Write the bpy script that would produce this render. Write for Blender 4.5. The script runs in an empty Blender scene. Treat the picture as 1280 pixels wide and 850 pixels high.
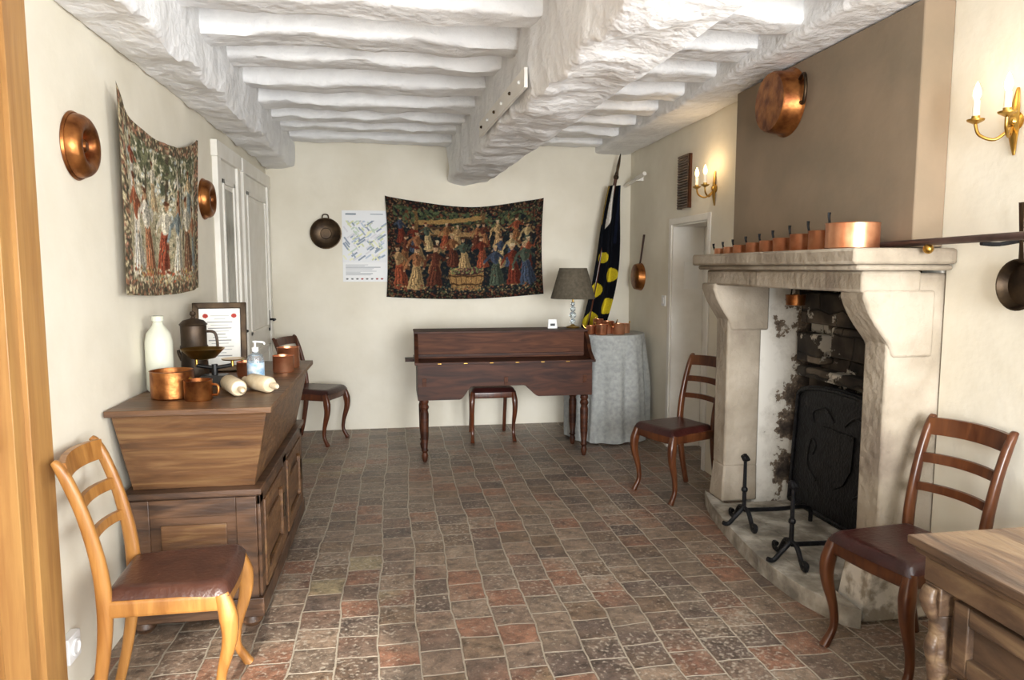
import bpy, bmesh, math, random
import numpy as np
from mathutils import Vector, Matrix, noise
random.seed(7); np.random.seed(7)
pi=math.pi
def lin(v): return v/12.92 if v<=0.04045 else ((v+0.055)/1.055)**2.4
def C(h): return tuple(lin(int(h[i:i+2],16)/255) for i in (0,2,4))+(1,)
# ---------------------------------------------------------------- materials
def newmat(name):
    m=bpy.data.materials.new(name); m.use_nodes=True
    nt=m.node_tree; b=nt.nodes['Principled BSDF']
    return m,nt,b
def mk(name,c1,c2=None,rough=.6,metal=0,scale=6,bump=0,stretch=(1,1,1),detail=5,bscale=None,lo=.35,hi=.65,c3=None,dist=0,coat=0,spec=None):
    m,nt,b=newmat(name); N=nt.nodes; L=nt.links
    b.inputs['Roughness'].default_value=rough; b.inputs['Metallic'].default_value=metal
    if spec is not None: b.inputs['Specular IOR Level'].default_value=spec
    tc=N.new('ShaderNodeTexCoord'); mp=N.new('ShaderNodeMapping'); mp.inputs['Scale'].default_value=stretch
    L.new(tc.outputs['Object'],mp.inputs[0])
    n=N.new('ShaderNodeTexNoise'); n.inputs['Scale'].default_value=scale; n.inputs['Detail'].default_value=detail
    n.inputs['Distortion'].default_value=dist
    L.new(mp.outputs[0],n.inputs['Vector'])
    r=N.new('ShaderNodeValToRGB'); r.color_ramp.elements[0].position=lo; r.color_ramp.elements[1].position=hi
    r.color_ramp.elements[0].color=C(c1); r.color_ramp.elements[1].color=C(c2 or c1)
    if c3:
        e=r.color_ramp.elements.new((lo+hi)/2); e.color=C(c3)
    L.new(n.outputs[0],r.inputs[0]); L.new(r.outputs[0],b.inputs['Base Color'])
    if bump:
        n2=N.new('ShaderNodeTexNoise'); n2.inputs['Scale'].default_value=bscale or scale*3; n2.inputs['Detail'].default_value=6
        L.new(mp.outputs[0],n2.inputs['Vector'])
        bp=N.new('ShaderNodeBump'); bp.inputs['Strength'].default_value=bump; bp.inputs['Distance'].default_value=.02
        L.new(n2.outputs[0],bp.inputs['Height']); L.new(bp.outputs[0],b.inputs['Normal'])
    return m
def emis(name,col,st):
    m,nt,b=newmat(name); b.inputs['Base Color'].default_value=C(col)
    b.inputs['Emission Color'].default_value=C(col); b.inputs['Emission Strength'].default_value=st
    return m
def vcol(name,rough=.9,bump=.3):
    m,nt,b=newmat(name); a=nt.nodes.new('ShaderNodeAttribute'); a.attribute_name='Col'
    nt.links.new(a.outputs['Color'],b.inputs['Base Color']); b.inputs['Roughness'].default_value=rough
    b.inputs['Specular IOR Level'].default_value=.15
    if bump:
        n=nt.nodes.new('ShaderNodeTexNoise'); n.inputs['Scale'].default_value=220
        tc=nt.nodes.new('ShaderNodeTexCoord'); nt.links.new(tc.outputs['Object'],n.inputs['Vector'])
        bp=nt.nodes.new('ShaderNodeBump'); bp.inputs['Strength'].default_value=bump; bp.inputs['Distance'].default_value=.003
        nt.links.new(n.outputs[0],bp.inputs['Height']); nt.links.new(bp.outputs[0],b.inputs['Normal'])
    return m
M={}
M['wall']=mk('wall_plaster','dfd8c6','e9e3d3',rough=.9,scale=2.5,bump=.2,bscale=9)
M['white']=mk('ceiling_paint','e9e9e9','f6f6f5',rough=.8,scale=5,bump=1.0,bscale=14)
M['trim']=mk('white_trim','e6e2d8','efece4',rough=.5)
M['taupe']=mk('taupe_plaster','837460','927f69',rough=.9,scale=3,bump=.15,bscale=10)
M['stone']=mk('mantel_stone','7b6e60','aea291',rough=.85,scale=3.2,bump=.5,bscale=26,c3='9a8e7c',detail=9,lo=.3,hi=.62)
M['plinth']=mk('worn_plinth','9c9180','dcd5c8',rough=.9,scale=10,bump=.4,lo=.42,hi=.52,detail=8)
M['hearth']=mk('hearth_stone','756e64','bdb6aa',rough=.85,scale=9,bump=.6,bscale=25,c3='989184',detail=8)
M['iron']=mk('black_iron','101011','222226',rough=.5,metal=.6,scale=20,bump=.3)
M['rust']=mk('dark_rod','3b2a24','54403a',rough=.45,metal=.3,scale=12)
M['oak']=mk('light_oak','8e5d2b','ae7b40',rough=.35,scale=4,stretch=(7,7,.8),bump=.05,dist=.6)
M['dooroak']=mk('door_oak','9f7342','b2874f',rough=.4,scale=5,stretch=(7,7,.5),bump=.05,dist=.6)
M['chairdk']=mk('dark_cherry','3c1c0e','5e3018',rough=.3,scale=5,stretch=(5,5,1),dist=.6)
M['chairmd']=mk('mid_cherry','42200f','5e361d',rough=.3,scale=5,stretch=(5,5,1),dist=.6)
M['leather']=mk('brown_leather','42261e','573629',rough=.33,scale=9,bump=.15,bscale=60)
M['leatherdk']=mk('oxblood_leather','2b0f0d','3c1815',rough=.3,scale=9,bump=.15,bscale=60)
M['chest']=mk('walnut_chest','4a3322','80613f',rough=.42,scale=3,stretch=(.8,2.5,7),bump=.2,dist=1.2,c3='64452b',detail=9,lo=.3,hi=.7)
M['chestdk']=mk('walnut_chest_dark','352419','624631',rough=.42,scale=3,stretch=(1,2,6),bump=.15,dist=1.0,detail=8)
M['desk']=mk('rosewood','2a140b','4b2918',rough=.5,scale=3,stretch=(1,3,7),dist=1,spec=.22)
M['desk2']=mk('rosewood_panel','3a1d10','5c3620',rough=.55,scale=3,stretch=(1,3,9),dist=1,spec=.18)
M['side']=mk('sideboard_oak','433429','776149',rough=.42,scale=3,stretch=(5,1,5),bump=.25,dist=1,c3='5c4736',detail=9)
M['copper']=mk('copper','cc8058','eeb08a',rough=.3,metal=.9,scale=9)
M['copperold']=mk('aged_copper','6a3c20','b07440',rough=.36,metal=.9,scale=14,bump=.1)
M['brass']=mk('brass','a8813c','d0aa5c',rough=.3,metal=1,scale=14)
M['bronze']=mk('dark_bronze','2b2119','50402e',rough=.4,metal=.8,scale=14)
M['pewter']=mk('dark_pewter','30261c','4a3a2a',rough=.45,metal=.5,scale=14)
M['candle']=mk('candle_tube','efe6cf','f6efdd',rough=.5)
M['flame']=emis('bulb_glow','ffd08a',8)
M['stoneware']=mk('stoneware','c9cab8','d8d8c8',rough=.3,scale=5)
M['cream']=mk('rolling_pin_wood','d0bb98','e2d2b4',rough=.5,scale=5,stretch=(1,6,6))
M['paper']=mk('paper','e8e6df','f0eee8',rough=.8)
M['grayc']=mk('table_linen','989a98','aeb0ac',rough=.95,scale=30,bump=.3,bscale=200)
M['shade']=mk('lamp_shade','4a4336','5a5244',rough=.9,scale=40)
M['black']=mk('black_plastic','0c0c0c','161616',rough=.4)
M['plastic']=mk('white_plastic','e8e8e6','f2f2f0',rough=.35)
m,nt,b=newmat('clear_glass'); b.inputs['Transmission Weight'].default_value=.8; b.inputs['Roughness'].default_value=.08; b.inputs['Base Color'].default_value=C('e4eef2'); M['glass']=m
M['label']=mk('label_blue','7fb0d8','e8f0f4',rough=.5,scale=30)
M['dkglass']=mk('dim_glass','70706a','8c8c84',rough=.15)
M['vc']=vcol('woven_tapestry'); M['vp']=vcol('printed_paper',.6,0)
# flaking whitewash: turns to bare, sooty stone towards the back of the firebox
m,nt,b=newmat('firebox_plaster'); N=nt.nodes; L=nt.links; b.inputs['Roughness'].default_value=.95
tc=N.new('ShaderNodeTexCoord'); sx=N.new('ShaderNodeSeparateXYZ'); L.new(tc.outputs['Object'],sx.inputs[0])
n=N.new('ShaderNodeTexNoise'); n.inputs['Scale'].default_value=5; n.inputs['Detail'].default_value=9; n.inputs['Roughness'].default_value=.65; L.new(tc.outputs['Object'],n.inputs['Vector'])
ma=N.new('ShaderNodeMath'); ma.operation='MULTIPLY_ADD'; ma.inputs[1].default_value=-.95; L.new(sx.outputs[0],ma.inputs[0]); L.new(n.outputs[0],ma.inputs[2])
mb=N.new('ShaderNodeMath'); mb.operation='MULTIPLY_ADD'; mb.inputs[1].default_value=.09; L.new(sx.outputs[2],mb.inputs[0]); L.new(ma.outputs[0],mb.inputs[2])
r=N.new('ShaderNodeValToRGB'); e=r.color_ramp.elements; e[0].position=.20; e[0].color=C('2c2621'); e[1].position=.50; e[1].color=C('e8e3d8')
for p,c in ((.29,'4a4038'),(.355,'80705e'),(.365,'d4cec2')):
    q=e.new(p); q.color=C(c)
L.new(mb.outputs[0],r.inputs[0]); L.new(r.outputs[0],b.inputs['Base Color'])
bp=N.new('ShaderNodeBump'); bp.inputs['Strength'].default_value=.5; bp.inputs['Distance'].default_value=.02; L.new(r.outputs[0],bp.inputs['Height']); L.new(bp.outputs[0],b.inputs['Normal'])
M['firepl']=m
# sooty masonry with remains of whitewash
m,nt,b=newmat('sooty_masonry'); N=nt.nodes; L=nt.links; b.inputs['Roughness'].default_value=.95
tc=N.new('ShaderNodeTexCoord'); sx=N.new('ShaderNodeSeparateXYZ'); L.new(tc.outputs['Object'],sx.inputs[0]); cb=N.new('ShaderNodeCombineXYZ'); L.new(sx.outputs[1],cb.inputs[0]); L.new(sx.outputs[2],cb.inputs[1])
wn=N.new('ShaderNodeTexNoise'); wn.inputs['Scale'].default_value=6; L.new(tc.outputs['Object'],wn.inputs['Vector'])
wm=N.new('ShaderNodeVectorMath'); wm.operation='MULTIPLY_ADD'; wm.inputs[1].default_value=(.08,.08,0); L.new(wn.outputs['Color'],wm.inputs[0]); L.new(cb.outputs[0],wm.inputs[2])
bk=N.new('ShaderNodeTexBrick')
for k,v in (('Scale',1),('Brick Width',.26),('Row Height',.13),('Mortar Size',.008),('Mortar Smooth',.8)): bk.inputs[k].default_value=v
bk.inputs['Color1'].default_value=C('302b27'); bk.inputs['Color2'].default_value=C('62594f'); bk.inputs['Mortar'].default_value=C('36312b'); L.new(wm.outputs[0],bk.inputs['Vector'])
n=N.new('ShaderNodeTexNoise'); n.inputs['Scale'].default_value=4; n.inputs['Detail'].default_value=9; L.new(tc.outputs['Object'],n.inputs['Vector'])
r=N.new('ShaderNodeValToRGB'); r.color_ramp.elements[0].position=.38; r.color_ramp.elements[0].color=(.1,.095,.09,1); r.color_ramp.elements[1].position=.66; r.color_ramp.elements[1].color=(1.6,1.55,1.45,1)
q=r.color_ramp.elements.new(.5); q.color=(.55,.52,.5,1); L.new(n.outputs[0],r.inputs[0])
mu=N.new('ShaderNodeMix'); mu.data_type='RGBA'; mu.blend_type='MULTIPLY'; mu.inputs[0].default_value=1; L.new(bk.outputs[0],mu.inputs[6]); L.new(r.outputs[0],mu.inputs[7])
n3=N.new('ShaderNodeTexNoise'); n3.inputs['Scale'].default_value=3.2; n3.inputs['Detail'].default_value=10; n3.inputs['Roughness'].default_value=.65
mp3=N.new('ShaderNodeMapping'); mp3.inputs['Location'].default_value=(3.3,1.7,5.1); L.new(tc.outputs['Object'],mp3.inputs[0]); L.new(mp3.outputs[0],n3.inputs['Vector'])
mr=N.new('ShaderNodeMapRange'); mr.inputs[1].default_value=.58; mr.inputs[2].default_value=.60; L.new(n3.outputs[0],mr.inputs[0])
mw=N.new('ShaderNodeMix'); mw.data_type='RGBA'; L.new(mr.outputs[0],mw.inputs[0]); L.new(mu.outputs[2],mw.inputs[6]); mw.inputs[7].default_value=C('c4beb2'); L.new(mw.outputs[2],b.inputs['Base Color'])
hs=N.new('ShaderNodeMath'); hs.operation='SUBTRACT'; L.new(n.outputs[0],hs.inputs[0]); L.new(bk.outputs['Fac'],hs.inputs[1])
bp=N.new('ShaderNodeBump'); bp.inputs['Strength'].default_value=.9; bp.inputs['Distance'].default_value=.02; L.new(hs.outputs[0],bp.inputs['Height']); L.new(bp.outputs[0],b.inputs['Normal'])
M['soot']=m

# floor tiles
m,nt,b=newmat('terracotta_tiles'); N=nt.nodes; L=nt.links
tc=N.new('ShaderNodeTexCoord')
def warp(src,scale,amp):
    wn=N.new('ShaderNodeTexNoise'); wn.inputs['Scale'].default_value=scale; wn.inputs['Detail'].default_value=1; L.new(tc.outputs['Object'],wn.inputs['Vector'])
    wm=N.new('ShaderNodeVectorMath'); wm.operation='MULTIPLY_ADD'; wm.inputs[1].default_value=(amp,amp,0)
    L.new(wn.outputs['Color'],wm.inputs[0]); L.new(src,wm.inputs[2]); return wm.outputs[0]
wv=warp(warp(warp(tc.outputs['Object'],1.6,.06),7,.018),30,.007)
mp=N.new('ShaderNodeMapping'); mp.inputs['Rotation'].default_value=(0,0,pi/2); L.new(wv,mp.inputs[0])
br=N.new('ShaderNodeTexBrick'); br.offset=.5; br.squash=1
for k,v in (('Scale',1),('Brick Width',.165),('Row Height',.162),('Mortar Size',.005),('Mortar Smooth',.45),('Bias',0)): br.inputs[k].default_value=v
br.inputs['Color1'].default_value=(0,0,0,1); br.inputs['Color2'].default_value=(1,1,1,1); br.inputs['Mortar'].default_value=(.5,.5,.5,1)
L.new(mp.outputs[0],br.inputs['Vector'])
big=N.new('ShaderNodeTexNoise'); big.inputs['Scale'].default_value=.9; L.new(tc.outputs['Object'],big.inputs['Vector'])
ad=N.new('ShaderNodeMath'); ad.operation='MULTIPLY_ADD'; ad.inputs[1].default_value=.75
L.new(br.outputs['Color'],ad.inputs[0])
bm_=N.new('ShaderNodeMath'); bm_.operation='MULTIPLY_ADD'; bm_.inputs[1].default_value=.9; bm_.inputs[2].default_value=-.31
L.new(big.outputs[0],bm_.inputs[0]); L.new(bm_.outputs[0],ad.inputs[2])
rp=N.new('ShaderNodeValToRGB'); cr=rp.color_ramp
cr.elements[0].position=0; cr.elements[0].color=C('6f6257'); cr.elements[1].position=1; cr.elements[1].color=C('94866a')
for p,c in ((.2,'7f6e5e'),(.30,'60524a'),(.42,'75614f'),(.52,'8a7766'),(.66,'6e5c50'),(.76,'8a6450'),(.84,'8a7968'),(.92,'775748')):
    e=cr.elements.new(p); e.color=C(c)
L.new(ad.outputs[0],rp.inputs[0])
fn=N.new('ShaderNodeTexNoise'); fn.inputs['Scale'].default_value=18; fn.inputs['Detail'].default_value=10; fn.inputs['Roughness'].default_value=.78; L.new(tc.outputs['Object'],fn.inputs['Vector'])
fr=N.new('ShaderNodeValToRGB'); fr.color_ramp.elements[0].position=.34; fr.color_ramp.elements[1].position=.68; fr.color_ramp.elements[0].color=(.34,.34,.34,1); fr.color_ramp.elements[1].color=(1.65,1.63,1.6,1)
L.new(fn.outputs[0],fr.inputs[0])
mu=N.new('ShaderNodeMix'); mu.data_type='RGBA'; mu.blend_type='MULTIPLY'; mu.inputs[0].default_value=1
L.new(rp.outputs[0],mu.inputs[6]); L.new(fr.outputs[0],mu.inputs[7])
sp=N.new('ShaderNodeTexNoise'); sp.inputs['Scale'].default_value=60; sp.inputs['Detail'].default_value=5; L.new(tc.outputs['Object'],sp.inputs['Vector'])
wa=N.new('ShaderNodeTexNoise'); wa.inputs['Scale'].default_value=2.3; wa.inputs['Detail'].default_value=3; L.new(tc.outputs['Object'],wa.inputs['Vector'])
wb=N.new('ShaderNodeMath'); wb.operation='MULTIPLY_ADD'; wb.inputs[1].default_value=.35; L.new(wa.outputs[0],wb.inputs[0]); L.new(sp.outputs[0],wb.inputs[2])
sr=N.new('ShaderNodeMapRange'); sr.inputs[1].default_value=.75; sr.inputs[2].default_value=.87; sr.inputs[4].default_value=.8; L.new(wb.outputs[0],sr.inputs[0])
m2=N.new('ShaderNodeMix'); m2.data_type='RGBA'; L.new(sr.outputs[0],m2.inputs[0]); L.new(mu.outputs[2],m2.inputs[6]); m2.inputs[7].default_value=C('b0a494')
# grout colour varies: pale lime to dark dirt
gr=N.new('ShaderNodeMix'); gr.data_type='RGBA'; gr.inputs[6].default_value=C('8a7d6c'); gr.inputs[7].default_value=C('bfb3a1'); L.new(wa.outputs[0],gr.inputs[0])
mx=N.new('ShaderNodeMix'); mx.data_type='RGBA'; L.new(br.outputs['Fac'],mx.inputs[0]); L.new(m2.outputs[2],mx.inputs[6]); L.new(gr.outputs[2],mx.inputs[7])
L.new(mx.outputs[2],b.inputs['Base Color'])
rr=N.new('ShaderNodeMapRange'); rr.inputs[3].default_value=.22; rr.inputs[4].default_value=.55; L.new(fn.outputs[0],rr.inputs[0]); L.new(rr.outputs[0],b.inputs['Roughness'])
hs=N.new('ShaderNodeMath'); hs.operation='MULTIPLY_ADD'; hs.inputs[1].default_value=-1.0; L.new(br.outputs['Fac'],hs.inputs[0])
hn=N.new('ShaderNodeMath'); hn.operation='MULTIPLY'; hn.inputs[1].default_value=1.6; L.new(fn.outputs[0],hn.inputs[0]); L.new(hn.outputs[0],hs.inputs[2])
bp=N.new('ShaderNodeBump'); bp.inputs['Strength'].default_value=.7; bp.inputs['Distance'].default_value=.008; L.new(hs.outputs[0],bp.inputs['Height']); L.new(bp.outputs[0],b.inputs['Normal'])
M['floor']=m

# ---------------------------------------------------------------- mesh builder
def TR(x=0,y=0,z=0,rx=0,ry=0,rz=0):
    return Matrix.Translation((x,y,z))@Matrix.Rotation(rz,4,'Z')@Matrix.Rotation(ry,4,'Y')@Matrix.Rotation(rx,4,'X')
def catmull(P,sub):
    if sub<=1 or len(P)<3: return [Vector(p) for p in P],[i for i in range(len(P))]
    P=[Vector(p) for p in P]; out=[];t_=[]
    for i in range(len(P)-1):
        p0=P[max(i-1,0)];p1=P[i];p2=P[i+1];p3=P[min(i+2,len(P)-1)]
        for k in range(sub):
            t=k/sub
            out.append(.5*((2*p1)+(p2-p0)*t+(2*p0-5*p1+4*p2-p3)*t*t+(3*p1-p0-3*p2+p3)*t**3)); t_.append(i+t)
    out.append(P[-1]); t_.append(len(P)-1)
    return out,t_
class Ob:
    def __init__(s,name,loc=(0,0,0),rz=0):
        s.name=name;s.loc=loc;s.rz=rz;s.v=[];s.f=[];s.mi=[];s.sm=[];s.mats=[]
    def add(s,vs,fs,mat,smooth=False,T=None):
        o=len(s.v)
        for p in vs:
            p=Vector(p)
            if T is not None: p=T@p
            s.v.append(p)
        if mat not in s.mats: s.mats.append(mat)
        k=s.mats.index(mat)
        for f in fs: s.f.append([i+o for i in f]); s.mi.append(k); s.sm.append(smooth)
    def box(s,x0,x1,y0,y1,z0,z1,mat,T=None):
        vs=[(x,y,z) for x in (x0,x1) for y in (y0,y1) for z in (z0,z1)]
        s.add(vs,[(0,1,3,2),(4,6,7,5),(0,4,5,1),(2,3,7,6),(0,2,6,4),(1,5,7,3)],mat,False,T)
    def frust(s,b,t,z0,z1,mat,T=None): # b,t=(x0,x1,y0,y1)
        vs=[(b[0],b[2],z0),(b[1],b[2],z0),(b[1],b[3],z0),(b[0],b[3],z0),(t[0],t[2],z1),(t[1],t[2],z1),(t[1],t[3],z1),(t[0],t[3],z1)]
        s.add(vs,[(3,2,1,0),(4,5,6,7),(0,1,5,4),(1,2,6,5),(2,3,7,6),(3,0,4,7)],mat,False,T)
    def lathe(s,prof,mat,T=None,seg=28,sy=1,cap=True,a0=0,smooth=True):
        vs=[];fs=[];n=len(prof)
        for r,z in prof:
            r=max(r,.0004)
            for k in range(seg):
                a=2*pi*k/seg+a0; vs.append((r*math.cos(a),sy*r*math.sin(a),z))
        for i in range(n-1):
            for k in range(seg):
                k2=(k+1)%seg; fs.append((i*seg+k,i*seg+k2,(i+1)*seg+k2,(i+1)*seg+k))
        if cap:
            fs.append(tuple(range(seg))[::-1]); fs.append(tuple((n-1)*seg+k for k in range(seg)))
        s.add(vs,fs,mat,smooth,T)
    def sweep(s,pts,rads,mat,side=(0,1,0),n=12,sub=6,e=2.0,T=None,smooth=True):
        P,tt=catmull(pts,sub); side=Vector(side)
        if not isinstance(rads,(list,)): rads=[rads]*len(pts)
        rads=[(r,r) if not isinstance(r,tuple) else r for r in rads]
        vs=[];fs=[]
        for i,p in enumerate(P):
            a=P[max(i-1,0)];b_=P[min(i+1,len(P)-1)];Tn=(b_-a).normalized()
            S=side-Tn*side.dot(Tn)
            if S.length<1e-4: S=Vector((1,0,.1))-Tn*Vector((1,0,.1)).dot(Tn)
            S.normalize();Nn=Tn.cross(S)
            t=tt[i];j=min(int(t),len(rads)-2);fr_=t-j
            ra=rads[j][0]*(1-fr_)+rads[j+1][0]*fr_; rb=rads[j][1]*(1-fr_)+rads[j+1][1]*fr_
            for k in range(n):
                g=2*pi*(k+.5)/n;c=math.cos(g);q=math.sin(g)
                vs.append(p+S*(ra*math.copysign(abs(c)**(2/e),c))+Nn*(rb*math.copysign(abs(q)**(2/e),q)))
        m_=len(P)
        for i in range(m_-1):
            for k in range(n):
                k2=(k+1)%n; fs.append((i*n+k,i*n+k2,(i+1)*n+k2,(i+1)*n+k))
        fs.append(tuple(range(n))[::-1]); fs.append(tuple((m_-1)*n+k for k in range(n)))
        s.add(vs,fs,mat,smooth,T)
    def prism(s,poly,lo,hi,mat,plane='xz',T=None):
        f={'xz':lambda a,b,c:(a,c,b),'yz':lambda a,b,c:(c,a,b),'xy':lambda a,b,c:(a,b,c)}[plane]
        n=len(poly); vs=[f(a,b,lo) for a,b in poly]+[f(a,b,hi) for a,b in poly]
        fs=[tuple(range(n)),tuple(range(n,2*n))[::-1]]+[(i,(i+1)%n,n+(i+1)%n,n+i) for i in range(n)]
        s.add(vs,fs,mat,False,T)
    def grid(s,fn,nu,nv,mat,T=None,closeu=False):
        vs=[fn(i/nu,j/nv) for j in range(nv+1) for i in range(nu+1)]
        fs=[(j*(nu+1)+i,j*(nu+1)+i+1,(j+1)*(nu+1)+i+1,(j+1)*(nu+1)+i) for j in range(nv) for i in range(nu)]
        s.add(vs,fs,mat,True,T)
    def ball(s,c,r,mat,sz=1,T=None,seg=16):
        pr=[(r*math.sin(pi*i/10),-r*sz*math.cos(pi*i/10)) for i in range(11)]
        Tm=Matrix.Translation(c)
        s.lathe(pr,mat,(T@Tm) if T is not None else Tm,seg=seg)
    def finish(s,bevel=0,solid=0):
        vs=s.v
        if s.rz==0 and tuple(s.loc)==(0,0,0):
            mn=[min(p[i] for p in vs) for i in range(3)];mxx=[max(p[i] for p in vs) for i in range(3)]
            o=Vector(((mn[0]+mxx[0])/2,(mn[1]+mxx[1])/2,mn[2])); vs=[p-o for p in vs]; s.loc=o
        me=bpy.data.meshes.new(s.name); me.from_pydata([tuple(p) for p in vs],[],s.f)
        for k in s.mats: me.materials.append(M[k])
        me.polygons.foreach_set('material_index',s.mi); me.polygons.foreach_set('use_smooth',s.sm)
        bm=bmesh.new(); bm.from_mesh(me); bmesh.ops.recalc_face_normals(bm,faces=bm.faces); bm.to_mesh(me); bm.free()
        try: me.set_sharp_from_angle(angle=math.radians(42))
        except Exception: pass
        ob=bpy.data.objects.new(s.name,me); bpy.context.scene.collection.objects.link(ob)
        ob.location=s.loc; ob.rotation_euler=(0,0,s.rz)
        if solid:
            q=ob.modifiers.new('t','SOLIDIFY'); q.thickness=solid
        if bevel:
            q=ob.modifiers.new('b','BEVEL'); q.width=bevel; q.segments=2; q.limit_method='ANGLE'; q.angle_limit=math.radians(50)
        return ob

# ---------------------------------------------------------------- room shell
XL,XR,YB,YN,ZC=-1.13,2.24,6.765,-1.2,2.76
o=Ob('floor'); o.box(XL-.3,XR+.7,YN-.2,YB+.3,-.12,0,'floor'); o.finish()
o=Ob('ceiling'); o.box(XL-.3,XR+.45,YN-.2,YB+.3,ZC,ZC+.1,'white'); o.finish()
o=Ob('wall_back'); o.box(XL-.3,XR+.45,YB,YB+.2,0,ZC,'wall'); o.finish()
o=Ob('wall_left')
o.box(XL-.25,XL,2.30,YB,0,ZC,'wall'); o.box(XL-.25,XL,1.3,2.30,2.3,ZC,'wall'); o.box(XL-.25,XL,YN,1.3,0,ZC,'wall')
o.finish()
o=Ob('wall_right')
o.box(XR,XR+.4,5.67,YB,0,ZC,'wall'); o.box(XR,XR+.4,4.98,5.67,1.85,ZC,'wall'); o.box(XR,XR+.4,4.2,4.98,0,ZC,'wall')
o.box(XR,XR+.4,2.66,4.2,1.5,ZC,'wall'); o.box(2.52,2.64,2.66,4.2,0,1.5,'soot'); o.box(XR,XR+.4,1.5,2.66,0,ZC,'wall')
o.box(XR,XR+.4,0.1,1.5,0,.9,'wall'); o.box(XR,XR+.4,0.1,1.5,2.2,ZC,'wall'); o.box(XR,XR+.4,YN,.1,0,ZC,'wall')
o.finish()
o=Ob('wall_front')
o.box(XL,-1.0,YN-.2,YN,0,ZC,'wall'); o.box(-1.0,0.0,YN-.2,YN,2.35,ZC,'wall'); o.box(0,.3,YN-.2,YN,0,ZC,'wall')
o.box(.3,2.0,YN-.2,YN,0,.6,'wall'); o.box(.3,2.0,YN-.2,YN,2.1,ZC,'wall'); o.box(2.0,XR,YN-.2,YN,0,ZC,'wall'); o.finish()
o=Ob('window_1')
for x in (-1.0,-.05): o.box(x,x+.05,YN-.12,YN-.06,0,2.35,'trim')
for z in (0,2.3): o.box(-1.0,0,YN-.12,YN-.06,z,z+.05,'trim')
o.finish()
o=Ob('window_3')
for x in (.3,1.13,1.95): o.box(x,x+.05,YN-.12,YN-.06,.6,2.1,'trim')
for z in (.6,2.04): o.box(.3,2.0,YN-.12,YN-.06,z,z+.06,'trim')
o.finish()
o=Ob('added_side_window')  # unseen side window, added to bring in more light
for y in (.1,.77,1.44): o.box(XR+.1,XR+.16,y,y+.06,.9,2.2,'trim')
for z in (.9,1.52,2.14): o.box(XR+.1,XR+.16,.1,1.5,z,z+.06,'trim')
o.finish()
# beams
def rough_beam(name,pA,pB,hw,z0,z1,mat='white',amp=.012,n=70,seed=0,parts=None):
    o=parts or Ob(name); A=Vector(pA);B=Vector(pB); D=(B-A); S=Vector((D.y,-D.x,0)).normalized()
    sec=[]
    ed=.02/hw; ez=.02/(z1-z0)
    bs=[-1,-1+ed,-.6,-.2,.2,.6,1-ed,1]
    hs_=[ez,.25,.5,.75,1]
    for a in bs: sec.append((a,0))
    for z in hs_: sec.append((1,z))
    for a in bs[::-1][1:]: sec.append((a,1))
    for z in hs_[::-1][1:]: sec.append((-1,z))
    k=len(sec);vs=[];fs=[]
    for j in range(n+1):
        c=A+D*(j/n)
        for a,bz in sec:
            aa=a*hw*(1 if not(bz==0 and abs(a)==1) else (1-.007/hw)); z=z0+(z1-z0)*bz+(.007 if bz==0 and abs(a)==1 else 0)
            p=c+S*aa; p.z=z
            q=Vector((p.x*4+seed,p.y*4,p.z*4)); d=noise.noise(q)*amp+noise.noise(q*3.1)*amp*.45+noise.noise(q*7)*amp*.25
            p+=S*(d*(1 if a>0 else -1)*(abs(a)>.85)); 
            if bz<.2: p.z+=d
            vs.append(p)
        if j: 
            for i in range(k):
                i2=(i+1)%k; fs.append(((j-1)*k+i,(j-1)*k+i2,j*k+i2,j*k+i))
    fs.append(tuple(range(k))[::-1]); fs.append(tuple(n*k+i for i in range(k)))
    o.add(vs,fs,mat,True)
    return o if parts else o.finish()
rough_beam('ceiling_beam',(-1.0,YN,0),(-1.01,YB,0),.125,2.39,2.78,seed=3,amp=.028,n=180)
cx=lambda y:.67+.045*(6.7-y)
rough_beam('ceiling_beam',(cx(YN),YN,0),(cx(YB),YB,0),.185,2.285,2.78,seed=9,amp=.036,n=220)
rough_beam('ceiling_beam',(2.06,YN,0),(2.06,YB,0),.175,2.58,2.78,seed=21,amp=.012,n=110)
o=Ob('ceiling_joists')
y=6.62;i=0
while y>-1.1:
    w=.10+.014*math.sin(i*2.3)
    rough_beam('',(-.92,y+.012*math.sin(i*5),0),(cx(y)-.15,y+.016*math.cos(i*3),0),w,2.605+.01*math.sin(i*1.7),2.78,seed=i*7,n=34,parts=o,amp=.019)
    rough_beam('',(cx(y)+.15,y,0),(1.93,y,0),w,2.63,2.78,seed=i*5,n=22,parts=o,amp=.018)
    y-=.475;i+=1
o.finish()
o=Ob('beam_bracket_plate')
ya=3.35
T0=Matrix.Translation((cx(ya)-.215,ya,2.37))@Matrix.Rotation(math.atan(.045),4,'Z')
o.box(-.012,.004,0,1.3,-.045,.045,'trim',T0)
for k in range(6): o.ball((-.016,.1+.22*k,.0),.009,'bronze' if k%2 else 'plastic',T=T0)
o.finish()
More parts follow.
